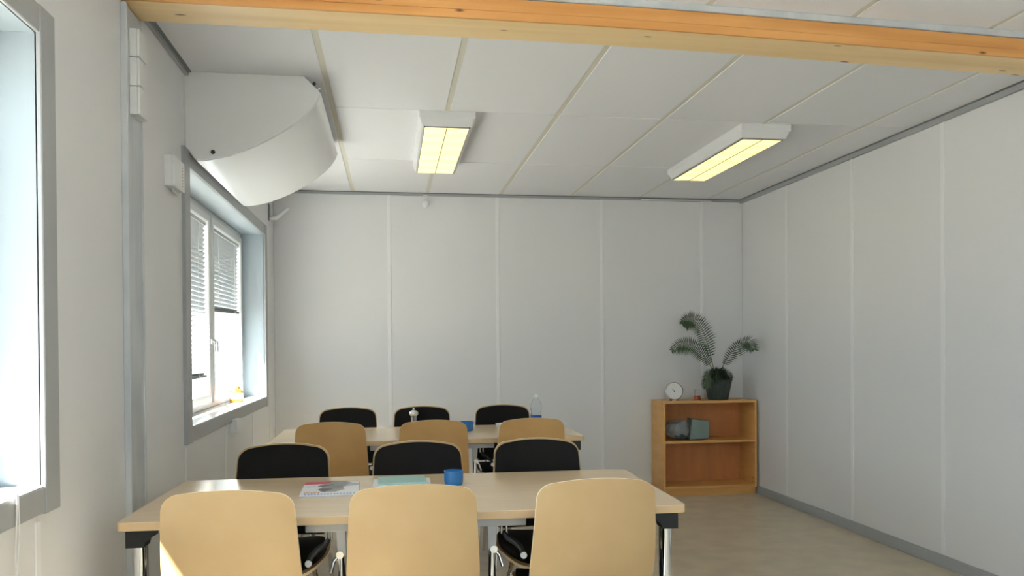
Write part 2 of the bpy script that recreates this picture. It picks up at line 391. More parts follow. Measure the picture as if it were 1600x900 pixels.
# ------------------------------------------------------------------ windows
def window(idx, a, b, mull):
    w = struct(empty('window_%d' % idx, (XL, (a + b) / 2, WZ0)))
    ox, oy, oz = w.location
    def P(mb, name, parent=None): o = mb.build(name, parent or w); o.data.transform(Matrix.Translation((-ox, -oy, -oz))); return o
    c = .092; t = .016; xo = XL + t
    for (y0, y1, z0, z1) in ((a - c, a, WZ0 - .075, WZ1 + .075), (b, b + c, WZ0 - .075, WZ1 + .075)):
        P(MB().box(XL - .002, xo, y0, y1, z0, z1, 'grey', .0025, 1), 'casing')
    P(MB().box(XL - .002, xo - .003, a, b, WZ1, WZ1 + .075, 'grey', .0025, 1), 'casing')
    P(MB().box(XL - .002, xo - .003, a, b, WZ0 - .072, WZ0 - .004, 'grey', .0025, 1), 'casing')
    # lining: jambs, head and sill
    for y0, y1 in ((a - .02, a), (b, b + .02)): P(MB().box(XE + .01, XL + .004, y0, y1, WZ0 - .02, WZ1 + .02, 'lining'), 'jamb_lining')
    P(MB().box(XE + .01, XL + .004, a, b, WZ1, WZ1 + .02, 'lining'), 'head_lining')
    P(MB().box(XE + .01, XL + .012, a, b, WZ0 - .02, WZ0, 'sill', .003, 2), 'window_sill')
    # fixed frame
    fx0, fx1 = XW - .06, XW
    mb = MB()
    mb.box(fx0, fx1, a, b, WZ1 - .035, WZ1, 'frame', .003, 1); mb.box(fx0, fx1, a, b, WZ0, WZ0 + .03, 'frame', .003, 1)
    mb.box(fx0, fx1, a, a + .035, WZ0 + .03, WZ1 - .035, 'frame', .003, 1); mb.box(fx0, fx1, b - .03, b, WZ0 + .03, WZ1 - .035, 'frame', .003, 1)
    mb.box(fx0, fx1, mull - .03, mull + .03, WZ0 + .03, WZ1 - .035, 'frame', .003, 1)
    P(mb, 'window_frame')
    for (s0, s1) in ((a + .035, mull - .03), (mull + .03, b - .03)):
        sx0, sx1 = XW - .045, XW + .012; r = .042; z0, z1 = WZ0 + .03, WZ1 - .035
        mb = MB()
        mb.box(sx0, sx1, s0, s1, z1 - r, z1, 'frame', .004, 2); mb.box(sx0, sx1, s0, s1, z0, z0 + r + .01, 'frame', .004, 2)
        mb.box(sx0, sx1, s0, s0 + r, z0 + r, z1 - r, 'frame', .004, 2); mb.box(sx0, sx1, s1 - r, s1, z0 + r, z1 - r, 'frame', .004, 2)
        sash = P(mb, 'sash')
        P(MB().box(XW - .030, XW - .026, s0 + r - .005, s1 - r + .005, z0 + r, z1 - r + .005, 'pane'), 'pane', sash)
        P(MB().box(XW + .012, XW + .024, (s0 if s0 > mull else s1) - (.0 if s0 > mull else .03), (s0 if s0 > mull else s1) + (.03 if s0 > mull else .0), z0 + .35, z0 + .38, 'metal', .002, 1)
          .tube([(XW + .024, (s0 + .015 if s0 > mull else s1 - .015), z0 + .365), (XW + .034, (s0 + .015 if s0 > mull else s1 - .015), z0 + .365), (XW + .036, (s0 + .015 if s0 > mull else s1 - .015), z0 + .30)], .005, 'metal', 8), 'handle', sash)
    return w
w4 = window(4, -1.1, 1.1, 0); w4.location = (XR, -1.9, WZ0); w4.rotation_euler = (0, 0, pi)  # unseen right-wall window, added to light the room from behind
w5 = window(5, -1.1, 1.1, 0); w5.location = (1.0, YF, WZ0); w5.rotation_euler = (0, 0, pi / 2)  # unseen front-wall window, also added to brighten the room
window(3, *WIN[0], -2.0)  # unseen left-wall window behind the camera, added for more daylight
window(1, *WIN[1], 1.1)
window(2, *WIN[2], 5.06)

# venetian blinds in window_2 (hung just inside the panes)
def blind(y0, y1, ztop, zbot, tilt_lo, label, skew=0.):
    t = empty('venetian_blind', (XW - .012, (y0 + y1) / 2, ztop)); tag(t, label, 'blind')
    L = y1 - y0
    MB().box(-.012, .012, -L / 2, L / 2, -.022, 0, 'slat', .002, 1).build('headrail', t)
    n = int((ztop - zbot - .03) / .026); base = None
    for i in range(n):
        f = i / max(1, n - 1)
        if base is None: base = o = MB().box(-.0125, .0125, -L / 2 + .004, L / 2 - .004, -.0006, .0006, 'slat').build('slat', t)
        else: o = base.copy(); COL.objects.link(o)
        o.location = (0, 0, -.03 - i * (ztop - zbot - .045) / (n - 1)); o.rotation_euler = (0, -(R(62) + (R(tilt_lo) - R(62)) * f), 0)
        o.rotation_euler.x = skew * f
    br = MB().box(-.011, .011, -L / 2 + .002, L / 2 - .002, -.008, .008, 'greyd', .002, 1).build('bottom_rail', t, (0, 0, zbot - ztop)); br.rotation_euler.x = skew
    for y in (-L * .3, L * .3): MB().tube([(.013, y, -.02), (.013, y, zbot - ztop)], .0012, 'cord', 5).build('ladder_cord', t)
    return t
blind(3.945, 4.975, 1.99, 1.085, 40, 'long white slatted blind covering most of the left-hand pane of the far window')
blind(5.145, 6.02, 1.99, 1.49, 50, 'shorter white slatted blind raised halfway in the right-hand pane of the far window', .02)

# outside: ground and roof overhang
struct(MB().box(-30, 30, -30, 30, -.5, -.35, 'ground').build('ground'))
struct(MB().box(-1.75, XR + .35, YF - .4, YB + .4, 2.70, 2.82, 'roofm').box(-1.76, -1.73, YF - .4, YB + .4, 2.585, 2.82, 'roofm').build('roof'))

# ------------------------------------------------------------------ beam
tb = empty('timber_beam', (0, 0, 0)); tag(tb, 'long knotty pine beam across the ceiling from the steel post to the right wall', 'beam')
bar(2.967, 3.150, 0, .030, 'pinel', bev=.003).build('pale_board', tb)
bar(2.962, 3.150, .0305, .080, 'pine', bev=.002).build('orange_board', tb)
bar(2.965, 3.150, .0002, .0302, 'pine', x0=XL + .001, x1=XR - .001).build('orange_face_board', tb).location = (0, -.006, 0)
bar(2.955, 3.145, .081, .107, 'steel', bev=.002).build('steel_channel', tb)

# ------------------------------------------------------------------ ceiling lights
def light(loc, label):
    t = empty('ceiling_light', loc); tag(t, label, 'lamp', 'fluorescent ceiling lights')
    Lh, Wt, Wb, h = .615, .150, .137, .072
    mb = MB(); b = bmesh.new()
    prof = [(-Wt, 0), (-Wt, -.035), (-Wt + .004, -.048), (-Wb, -h + .004), (-Wb + .004, -h), (Wb - .004, -h), (Wb, -h + .004), (Wt - .004, -.048), (Wt, -.035), (Wt, 0)]
    rings = []
    for y, ins in ((-Lh, 0), (-Lh + .03, 1), (Lh - .03, 1), (Lh, 0)):
        rings.append([b.verts.new((x, y, (z if ins else max(z, -.036)))) for x, z in prof])
    for A, B in zip(rings, rings[1:]):
        for k in range(9): f = b.faces.new([A[k], A[k + 1], B[k + 1], B[k]]); f.smooth = False
    b.faces.new(rings[0]); b.faces.new(rings[-1][::-1]); bmesh.ops.recalc_face_normals(b, faces=b.faces[:])
    mb._add(b, 'white'); mb.build('housing', t)
    for s in (-1, 1):
        MB().box(-.058, .058, -.575, .575, -.006, 0, 'diff', .0015, 1).build('diffuser', t, (s * .0605, .01, -h))
    MB().box(-.0016, .0016, -.578, .578, -.008, 0, 'greyd').build('divider', t, (0, .01, -h))
    mb = MB()
    for s in (-1, 1): mb.box(s * .1215 - .0022, s * .1215 + .0022, -.58, .58, -.007, 0, 'rim'); mb.box(-.1235, .1235, s * .578 - .002, s * .578 + .002, -.007, 0, 'rim')
    mb.build('frame', t, (0, .01, -h))
    return t
light((.315, 4.93, H), 'white box ceiling light with two yellow diffusers, nearer the window')
light((2.134, 4.96, H), 'white box ceiling light with two yellow diffusers, nearer the right wall')

# ------------------------------------------------------------------ ventilation hood
prof = [(XL, 2.503), (-.383, 2.503), (-.311, 2.432), (-.322, 2.400), (-.346, 2.362), (-.383, 2.322), (-.428, 2.285), (-.483, 2.245), (-.543, 2.208), (-.600, 2.178), (-.657, 2.152), (-.714, 2.131), (-.77, 2.116), (-.826, 2.106), (-.86, 2.105), (-.907, 2.168)]
hd = empty('ventilation_hood', (XL, 3.85, H)); tag(hd, 'large white curved sheet-metal hood hung in the corner above the far window', 'hood')
def hb(mb, name): o = mb.build(name, hd); o.data.transform(Matrix.Translation((-XL, -3.85, -H))); return o
hb(MB().prism(prof, 3.845, 3.853, 1, 'hood'), 'side_panel'); hb(MB().prism(prof, 5.047, 5.055, 1, 'hood'), 'side_panel')
# curved sheet as an open thickened strip
sheet = prof[2:15]
mb = MB(); b = bmesh.new(); n = len(sheet)
def nrm(i):
    a = Vector(sheet[max(i - 1, 0)]); c = Vector(sheet[min(i + 1, n - 1)]); d = (c - a).normalized(); return Vector((-d.y, d.x))
rows = []
for i in range(n):
    p = Vector(sheet[i]); q = p + nrm(i) * -.004; o_ = p + nrm(i) * .004
    rows.append([b.verts.new((o_.x, 3.853, o_.y)), b.verts.new((o_.x, 5.047, o_.y)), b.verts.new((q.x, 5.047, q.y)), b.verts.new((q.x, 3.853, q.y))])
for A, B in zip(rows, rows[1:]):
    for k in range(4): f = b.faces.new([A[k], A[(k + 1) % 4], B[(k + 1) % 4], B[k]]); f.smooth = k in (0, 2)
b.faces.new(rows[0]); b.faces.new(rows[-1][::-1]); bmesh.ops.recalc_face_normals(b, faces=b.faces[:]); mb._add(b, 'hood')
hb(mb, 'curved_sheet')
hb(MB().prism([(XL, 2.497), (-.386, 2.497), (-.383, 2.503), (XL, 2.503)], 3.853, 5.047, 1, 'hood'), 'top_plate')
hb(MB().prism([(-.383, 2.503), (-.386, 2.495), (-.319, 2.428), (-.311, 2.432)], 3.853, 5.047, 1, 'hood'), 'front_lip')
hb(MB().prism([(-.868, 2.107), (-.862, 2.112), (-.907, 2.172), (-.909, 2.164)], 3.853, 5.047, 1, 'hood'), 'rear_plate')
for x, z in ((-.789, 2.142),):
    s = hb(MB().lathe([(0, 0), (.010, 0), (.010, .003), (.006, .005), (0, .005)], 'blackp', seg=14, xf=Matrix.Rotation(pi / 2, 4, 'X'), c=(x, 3.845, z)), 'screw')
hb(MB().tube([(-.342, 3.86, 2.470), (-.334, 3.86, 2.480)], .008, 'blackp', 10), 'hinge_pin')
hb(MB().tube([(-.322, 3.86, 2.450), (-.312, 3.86, 2.456)], .005, 'metal', 10), 'hinge_pin')

# ------------------------------------------------------------------ small things on the walls
def wallbox(z0, z1, y0, y1, x0, x1, name, label, cat, grp=None):
    t = empty(name, (x0, (y0 + y1) / 2, z0)); tag(t, label, cat, grp)
    w, d, h = x1 - x0, (y1 - y0) / 2, z1 - z0
    MB().box(0, w * .75, -d, d, 0, h, 'white', .002, 2).build('back_box', t)
    MB().box(w * .76, w, -d - .001, d + .001, .001, h - .001, 'white', .003, 2).build('lid', t)
    for k in (.15, .85): MB().lathe([(0, 0), (.0035, 0), (.0035, .001), (0, .0014)], 'cap', seg=10, xf=Matrix.Rotation(pi / 2, 4, 'Y'), c=(w, 0, h * k)).build('screw', t)
    return t
px = XL + .014
for i, wd_ in enumerate(('bottom', 'middle', 'top')):
    wallbox(2.072 + i * .101, 2.072 + i * .101 + .0995, 3.005, 3.095, px, px + .034, 'junction_box', 'white plastic box on the steel post, %s of the stack of three' % wd_, 'box', 'white boxes stacked on the steel post')
sb = wallbox(1.918, 2.045, 3.49, 3.66, XL, XL + .040, 'control_box', 'white wall control box with small markings beside the far window casing', 'box')
for i in range(7):
    MB().box(.0402, .0408, .045 + .0, .052, .018 + i * .013, .024 + i * .013, ('wax', 'greyd')[i % 2]).build('marking', sb)
MB().tube([(XL + .02 - XL, -.03, -.001), (.02, -.03, -.012), (.02, .04, -.014)], .006, 'cap', 8).build('cable_gland', sb)
so = wallbox(.762, .838, 4.80, 4.93, XL, XL + .045, 'wall_socket', 'small white socket box on the wall just under the far window', 'socket')
t = empty('smoke_sensor', (.300, YB, 2.418)); tag(t, 'small round white sensor high on the back wall below the ceiling', 'sensor')
MB().lathe([(0, 0), (.032, 0), (.032, .012), (.026, .026), (.018, .034), (0, .036)], 'white', seg=24, xf=Matrix.Rotation(pi / 2, 4, 'X')).build('housing', t)
MB().box(-.02, .012, -.019, -.016, .063, .068, 'white').tube([(.0, -.006, .02), (.008, -.012, .068)], .003, 'cord', 6).build('cable', t)
t = MB().tube([(2.12, YB - .028, 2.487), (2.3, YB - .028, 2.485), (2.5, YB - .028, 2.487), (2.74, YB - .028, 2.484), (2.755, YB - .020, 2.475)], .004, 'cord', 6).build('wall_cable'); tag(t, 'thin white cable clipped along the back ceiling trim at right', 'cable')
t = empty('wall_bracket', (XL, 6.38, 2.24)); tag(t, 'slanted white tube bracket in the far left corner beside the window', 'bracket')
MB().box(0, .006, -.02, .02, -.02, .11, 'greyd', .001, 1).box(.006, .014, -.012, .012, -.005, .10, 'rim', .001, 1).build('wall_plate', t)
MB().tube([(.012, 0, -.008), (.055, 0, .0), (.15, 0, .078)], .016, 'white', 12).build('arm', t)
# blind cord by the near window
t = MB().tube([(XL + .02, 2.092, .905), (XL + .018, 2.094, .84), (XL + .012, 2.098, .75), (XL + .014, 2.104, .66), (XL + .010, 2.096, .45)], .0022, 'cord', 6).tube([(XL + .022, 2.094, .90), (XL + .021, 2.102, .80), (XL + .014, 2.100, .70), (XL + .016, 2.106, .46)], .0018, 'cord', 6).build('pull_cord'); tag(t, 'thin white cord hanging below the nearest window sill', 'cord')

# ------------------------------------------------------------------ tables
def rrect(x0, x1, y0, y1, r, seg=6):
    P = []
    for cx, cy, a in ((x1 - r, y0 + r, -90), (x1 - r, y1 - r, 0), (x0 + r, y1 - r, 90), (x0 + r, y0 + r, 180)):
        for i in range(seg + 1):
            q = R(a + 90 * i / seg); P.append((cx + r * cos(q), cy + r * sin(q)))
    return P
TW, TD, TZ = 1.746, .760, .735
def table(loc, rz, label):
    t = empty('meeting_table', loc, rz); tag(t, label, 'table', 'birch-topped meeting tables')
    MB().prism(rrect(.0008, TW - .0008, .0008, TD - .0008, .017), TZ - .002, TZ, 2, 'top').build('tabletop', t)
    MB().prism(rrect(0, TW, 0, TD, .018), TZ - .026, TZ - .002, 2, 'edge', .0008).build('edge_band', t)
    for sx in (0, 1):
        for sy in (0, 1):
            X = .052 if sx == 0 else TW - .052; Y = .060 if sy == 0 else TD - .060; q = 1 if sx == 0 else -1; e = 1 if sy == 0 else -1
            lg = MB().tube([(X, Y, 0.012), (X, Y, .655)], .021, 'chrome', 20).build('leg', t)
            MB().lathe([(0, 0), (.024, 0), (.024, .010), (.02, .014), (0, .014)], 'blackp', c=(X, Y, 0), seg=18).build('foot', lg)
            pts = [(X - q * .034, .709), (X + q * .056, .709), (X + q * .054, .690), (X + q * .034, .680), (X + q * .022, .667), (X + q * .018, .652), (X - q * .034, .652)]
            MB().prism(pts, Y - .030, Y + .030, 1, 'blackp').build('corner_bracket', t)
    for y in (.13, TD - .13): MB().box(.08, TW - .08, y - .012, y + .012, .680, .708, 'blackp', .002, 1).build('side_rail', t)
    for x in (.095, TW - .245): MB().box(x, x + .15, .050, .070, .688, .708, 'greym', .002, 1).build('apron_rail', t)
    for x in (.055, TW - .055): MB().box(x - .012, x + .012, .10, TD - .10, .682, .708, 'blackp', .002, 1).build('end_rail', t)
    # centre folding frame with clamp levers
    c = .886; hw = .345
    MB().box(c - hw, c + hw, .045, .075, .676, .7085, 'greym', .002, 1).build('folding_rail', t)
    MB().box(c - .24, c + .24, .42, .56, .655, .7085, 'blackp', .003, 1).build('cable_tray', t)
    for s in (-1, 1):
        x = c + s * .238
        MB().prism([(x - .016, .706), (x + .016, .706), (x + .013 - s * .004, .60), (x - .013 - s * .004, .60)], .046, .060, 1, 'greym', .001).build('strut', t)
        MB().tube([(x - s * .003, .053, .604), (x - s * .003, .053, .33), (x - s * .003, .053, .04), (x - s * .003, .053, .001)], .012, 'chrome', 12).build('centre_leg', t)
        MB().lathe([(0, 0), (.012, 0), (.012, .03), (0, .03)], 'metal', xf=Matrix.Rotation(pi / 2, 4, 'X'), c=(x + s * .002, .068, .605), seg=12).tube([(x, .05, .606), (x + s * .02, .045, .585), (x + s * .03, .04, .55)], .006, 'chrome', 8).build('hinge', t)
        lx = c + s * .275
        lv = MB().tube([(lx - .008, .060, .70), (lx - .008, .060, .65)], .004, 'chrome', 8).tube([(lx + .008, .060, .70), (lx + .008, .060, .65)], .004, 'chrome', 8).tube([(lx, .060, .652), (lx + s * .010, .058, .636), (lx + s * .034, .055, .622), (lx + s * .052, .052, .604), (lx + s * .060, .050, .586)], [.008, .010, .010, .009, .008], 'blackp', 10).build('clamp_lever', t)
        MB().lathe([(0, 0), (.009, 0), (.0105, .003), (.0105, .012), (0, .012)], 'cap', xf=Matrix.Rotation(pi / 2, 4, 'X'), c=(lx + s * .061, .052, .581), seg=16).build('lever_knob', lv)
    return t
T1 = table((-.8055, 2.524, 0), -.0252, 'birch-topped folding table at the front, with a magazine on it')
T2 = table((-.6535, 4.462, 0), .0028, 'birch-topped folding table at the back, with the water bottle on it')

# ------------------------------------------------------------------ chairs (origin: floor under the middle of the backrest top, faces +Y)
def make_chair(wood, label):
    t = empty('shell_chair'); tag(t, label, 'chair')
    ZB, ZTt = .485, .851
    def hw(z):                                     # half width by height
        f = (z - ZB) / (ZTt - ZB)
        w = .198 - .016 * max(0, f - .25) / .75
        r = .052
        top = ZTt - z
        if top < r: w -= r - math.sqrt(max(0, r * r - (r - top) ** 2))
        bot = z - ZB; rb = .05
        if bot < rb: w -= (rb - math.sqrt(max(0, rb * rb - (rb - bot) ** 2))) * .8
        return w
    def shell(off, scale, zin):
        def fn(u, v, th):
            # v: rows, spaced densely near ends
            vv = .5 - .5 * cos(pi * v)
            z0, z1 = ZB + zin, ZTt - zin
            z = z0 + (z1 - z0) * vv
            zz = ZB + (ZTt - ZB) * vv
            w = (hw(zz) - zin * .9) ; x = (2 * u - 1) * w
            crown = -.012 * (abs(2 * u - 1) ** 2.2) * min(1, max(0, (vv - .5) * 2)) + (.0 if vv < .5 else 0)
            z += crown * (1 if vv > .5 else 0)
            lean = -.27 * (z - ZB) * .36 + .045 * (1 - vv) ** 3          # leans back, kicks forward at the foot
            y = .035 + lean + .030 * (x / .2) ** 2 + off + th
            return Vector((x, y, z))
        return fn
    MB().grid(shell(0, 1, 0), 16, 26, .010, wood, 'birche').build('backrest', t)
    MB().grid(shell(.0102, 1, .006), 16, 26, .010, 'black').build('back_pad', t)
    # seat
    def seat(z, inset, thick):
        def fn(u, v, th):
            vv = .5 - .5 * cos(pi * v)
            y = .075 + inset + (.43 - 2 * inset) * vv
            e = min(vv, 1 - vv) * .43; r = .075
            w = .185 + .022 * sin(pi * min(1, vv * .9 + .1)) - inset
            if e < r: w -= (r - math.sqrt(max(0, r * r - (r - e) ** 2))) * (.9 if vv > .5 else .8)
            x = (2 * u - 1) * w
            zz = z - .012 * sin(pi * vv) + .012 * (x / .2) ** 2 - (.030 * max(0, (vv - .8) / .2) ** 2) + th
            return Vector((x, y, zz))
        return fn
    MB().grid(seat(.445, 0, 0), 14, 22, .011, wood, 'birche').build('seat', t)
    MB().grid(seat(.4565, .012, 0), 14, 22, .014, 'black').build('seat_pad', t)
    # frame
    for s in (-1, 1):
        x = s * .170
        MB().tube([(x * .96, .40, .432), (s * .172, .44, .425), (s * .190, .465, .38), (s * .215, .485, .008)], .0105, 'chrome', 10).build('leg', t)
        MB().tube([(x * .96, .14, .432), (s * .172, .10, .425), (s * .190, .06, .38), (s * .215, .010, .008)], .0105, 'chrome', 10).build('leg', t)
        MB().tube([(s * .12, .40, .434), (s * .12, .12, .434), (s * .12, .070, .445), (s * .12, .052, .47), (s * .12, .047, .505)], .009, 'chrome', 10).build('back_support', t)
        MB().tube([(s * .163, .40, .432), (s * .163, .14, .432)], .0095, 'chrome', 10).build('seat_rail', t)
    MB().tube([(-.17, .385, .430), (.17, .385, .430)], .009, 'chrome', 10).build('cross_bar', t)
    MB().tube([(-.17, .155, .430), (.17, .155, .430)], .009, 'chrome', 10).build('cross_bar', t)
    return t
near = make_chair('birch', '')
shaded = make_chair('birch2', '')  # rear-row chair, dimmer light painted into its wood colour
def put(src, first, x, y, rz, label, group):
    o = src if first else dup(src)
    o.location = (x, y, 0); o.rotation_euler = (0, 0, rz); o['label'] = label; o['group'] = group
g1, g2, g3, g4 = 'birch-backed chairs at the front of the first table', 'chairs facing the camera at the first table', 'chairs with backs to the camera at the rear table', 'chairs facing the camera at the rear table'
put(near, 1, -.459, 2.345, R(-3), 'birch-backed chair nearest the window, sunlight on its lower left edge', g1)
put(near, 0, .064, 2.345, R(-1), 'birch-backed chair in the middle of the nearest row of three', g1)
put(near, 0, .617, 2.345, R(1), 'birch-backed chair at the right end of the nearest row of three', g1)
put(near, 0, -.438, 3.48, R(178), 'black-padded chair facing the camera behind the first table, closest to the window', g2)
put(near, 0, .112, 3.45, R(181), 'black-padded chair facing the camera behind the first table, directly behind the blue tumbler', g2)
put(near, 0, .621, 3.45, R(180), 'black-padded chair facing the camera behind the first table, at its right end', g2)
put(shaded, 1, -.318, 4.385, R(-1), 'amber wood-backed chair at the rear table, closest to the window', g3)
put(shaded, 0, .232, 4.385, R(0), 'amber wood-backed chair in the middle of the rear table, below the metal grinder', g3)
put(shaded, 0, .778, 4.385, R(1), 'amber wood-backed chair at the right of the rear table, in front of the water bottle', g3)
put(near, 0, -.277, 5.46, R(180), 'black-padded chair near the back wall, leftmost of the farthest row of three', g4)
put(near, 0, .209, 5.46, R(180), 'black-padded chair in the middle of the farthest row, behind the metal grinder', g4)
put(near, 0, .752, 5.46, R(180), 'black-padded chair at the right of the farthest row, left of the water bottle', g4)

# ------------------------------------------------------------------ things on the tables
def quad(mb, pts, z, m):
    b = bmesh.new(); b.faces.new([b.verts.new((x, y, z)) for x, y in pts]); bmesh.ops.recalc_face_normals(b, faces=b.faces[:])
    for f in b.faces:
        if f.normal.z < 0: f.normal_flip()
    mb._add(b, m)
t = empty('magazine', (-.215, 2.975, TZ), R(1.5)); tag(t, 'glossy magazine with a crimson-cornered cover lying on the front table', 'magazine')
MB().box(-.100, .100, -.145, .145, 0, .005, 'paperd').build('pages', t)
MB().box(-.1005, .1005, -.1455, .1455, .0052, .0057, 'paper').build('cover', t)
mb = MB(); z = .0060
quad(mb, [(-.1, .145), (-.1, .085), (-.03, .095), (-.005, .118), (0, .145)], z, 'pink')
quad(mb, [(0, .145), (-.01, .118), (-.035, .085), (-.05, .040), (-.01, .02), (.045, .03), (.055, .075), (.075, .10), (.048, .145)], z, 'pgrey')
quad(mb, [(.055, .075), (.03, .02), (.10, .05), (.10, .085), (.075, .10)], z, 'teal' if 0 else 'paperd')
quad(mb, [(-.045, -.02), (-.03, .03), (.04, .035), (.05, -.03), (.02, -.075), (-.03, -.075)], z, 'pgrey')
quad(mb, [(-.05, .045), (-.045, .025), (.0, .06), (.01, .09)], z + .0002, 'pdark')
quad(mb, [(-.045, -.030), (-.03, -.005), (.01, -.012), (.0, -.035), (-.02, -.075)], z + .0002, 'pdark')
quad(mb, [(-.088, .05), (-.088, .035), (-.055, .036), (-.055, .05)], z, 'paperd')
mb.build('cover_picture', t)
mb = MB()
for i in range(7): quad(mb, [(-.088 + i * .008, -.075 + .008 * (i % 2)), (-.083 + i * .008, -.075 + .008 * (i % 2)), (-.083 + i * .008, -.100 + .006 * (i % 3)), (-.088 + i * .008, -.100 + .006 * (i % 3))], z, 'porange')
for i in range(16): quad(mb, [(-.085 + i * .011, -.105), (-.078 + i * .011, -.105), (-.078 + i * .011, -.128), (-.085 + i * .011, -.128)], z, 'pblue')
mb.build('cover_lettering', t)
t = empty('booklet', (.040, 3.085, TZ), R(2)); tag(t, 'pale teal booklet with white sheets under it, behind the middle front chair', 'booklet')
MB().box(-.105, .108, -.075, .072, 0, .003, 'paper', xf=Matrix.Rotation(R(-3), 4, 'Z')).build('loose_sheets', t)
MB().box(-.088, .092, -.070, .084, .0032, .011, 'teal', .001, 1).build('booklet_cover', t)
def tumbler(loc, r, h, name, label, cat):
    t = empty(name, loc); tag(t, label, cat)
    MB().lathe([(0, 0), (r * .86, 0), (r * .95, .004), (r, h * .4), (r, h), (r * .93, h), (r * .92, h * .4), (r * .86, .010), (0, .010)], 'blue', seg=36).build('glass_body', t)
    MB().lathe([(0, .0105), (r * .55, .0105), (r * .55, .026), (r * .5, .024), (0, .023)], 'paper', seg=24).build('tealight', t)
    return t
tumbler((.231, 3.0, TZ), .036, .052, 'blue_tumbler', 'blue glass tumbler standing on the front table', 'glass')
t = tumbler((.452, 4.90, TZ), .050, .055, 'blue_bowl', 'blue glass bowl on the rear table beside the middle chair', 'bowl')
t = empty('white_cup', (.690, 5.04, TZ)); tag(t, 'tiny white dish on the rear table, half hidden by the right wooden chair', 'dish')
MB().lathe([(0, 0), (.022, 0), (.034, .018), (.036, .026), (.033, .025), (.020, .004), (0, .004)], 'paper', seg=24).build('dish_body', t)
t = empty('metal_grinder', (.139, 4.90, TZ)); tag(t, 'silver metal pepper grinder with a bulbous top on the rear table', 'grinder')
MB().lathe([(0, 0), (.027, 0), (.027, .012), (.019, .03), (.0165, .06), (.018, .095), (0, .095)], 'metal', seg=28).build('body', t)
MB().lathe([(0, .0955), (.017, .0955), (.026, .103), (.028, .112), (.024, .123), (.012, .129), (0, .130)], 'metal', seg=28).build('head', t)
MB().lathe([(0, .129), (.004, .130), (.007, .137), (.004, .143), (0, .144)], 'metal', seg=14).build('finial', t)
t = empty('water_bottle', (.889, 4.90, TZ)); tag(t, 'clear plastic water bottle with a blue band on the rear table', 'bottle')
bp = [(0, 0), (.028, 0), (.033, .006), (.034, .05), (.032, .07), (.034, .085), (.029, .105), (.034, .125), (.034, .145), (.026, .170), (.014, .188), (.0125, .196)]
MB().lathe(bp + [(.0115, .196), (.013, .187), (.025, .169), (.033, .144), (.033, .125), (.028, .105), (.033, .085), (.031, .07), (.033, .05), (.032, .007), (0, .002)], 'plast', seg=32).build('bottle_body', t)
MB().lathe([(.0346, .040), (.0350, .042), (.0350, .082), (.0346, .084)], 'water', seg=32).build('label_band', t)
MB().lathe([(0, .196), (.0145, .196), (.0145, .210), (.013, .212), (0, .212)], 'cap', seg=24).build('bottle_cap', t)
# jar on the sill
t = empty('orange_jar', (-.998, 5.50, WZ0)); tag(t, 'orange jar with a white label standing on the far window sill', 'jar')
MB().lathe([(0, 0), (.036, 0), (.042, .006), (.043, .02), (.042, .068), (.036, .080), (.022, .088), (0, .088)], 'orange', seg=30).build('jar_body', t)
MB().lathe([(.0425, .022), (.0436, .022), (.0432, .062), (.0420, .062)], 'paper', seg=30).build('jar_label', t)
MB().lathe([(0, .088), (.023, .088), (.023, .104), (.021, .108), (0, .108)], 'porange', seg=24).build('jar_lid', t)

# ------------------------------------------------------------------ bookshelf
bx0, bx1, by0, by1, bh = 2.206, 3.018, 6.335, 6.636, .785
bc = empty('low_bookcase', ((bx0 + bx1) / 2, by0, 0)); tag(bc, 'low open beech bookcase with two shelves in the far right corner', 'bookcase')
def bk(mb, name): o = mb.build(name, bc); o.data.transform(Matrix.Translation((-(bx0 + bx1) / 2, -by0, 0))); return o
bk(MB().box(bx0, bx0 + .019, by0, by1, 0, bh - .02, 'shelfw', .001, 1), 'side_panel')
rp = bk(MB().box(bx1 - .019, bx1, by0, by1, .06, bh - .02, 'shelfw', .001, 1).box(bx1 - .019, bx1, by0 + .03, by1, 0, .06, 'shelfw'), 'side_panel')
bk(MB().box(bx0, bx1, by0 - .001, by1, bh - .0195, bh, 'shelfw', .001, 1), 'top_panel')
bk(MB().box(bx0 + .0195, bx1 - .0195, by0 + .004, by1 - .012, .437, .457, 'shelfw', .001, 1), 'shelf')
bk(MB().box(bx0 + .0195, bx1 - .0195, by0 + .002, by1 - .012, .062, .082, 'shelfw', .001, 1), 'bottom_shelf')
bk(MB().box(bx0 + .0195, bx1 - .0195, by1 - .010, by1 - .004, .0, bh - .02, 'shelfi'), 'back_board')
bk(MB().box(bx0 + .0195, bx1 - .0195, by0 + .025, by0 + .041, 0, .0615, 'shelfw'), 'plinth')
for x in (bx1 - .0205,):
    for z in (.735, .13, .10): 
        bk(MB().box(x - .001, x + .001, by0 + .035, by0 + .043, z - .004, z + .004, 'hole'), 'peg_hole')

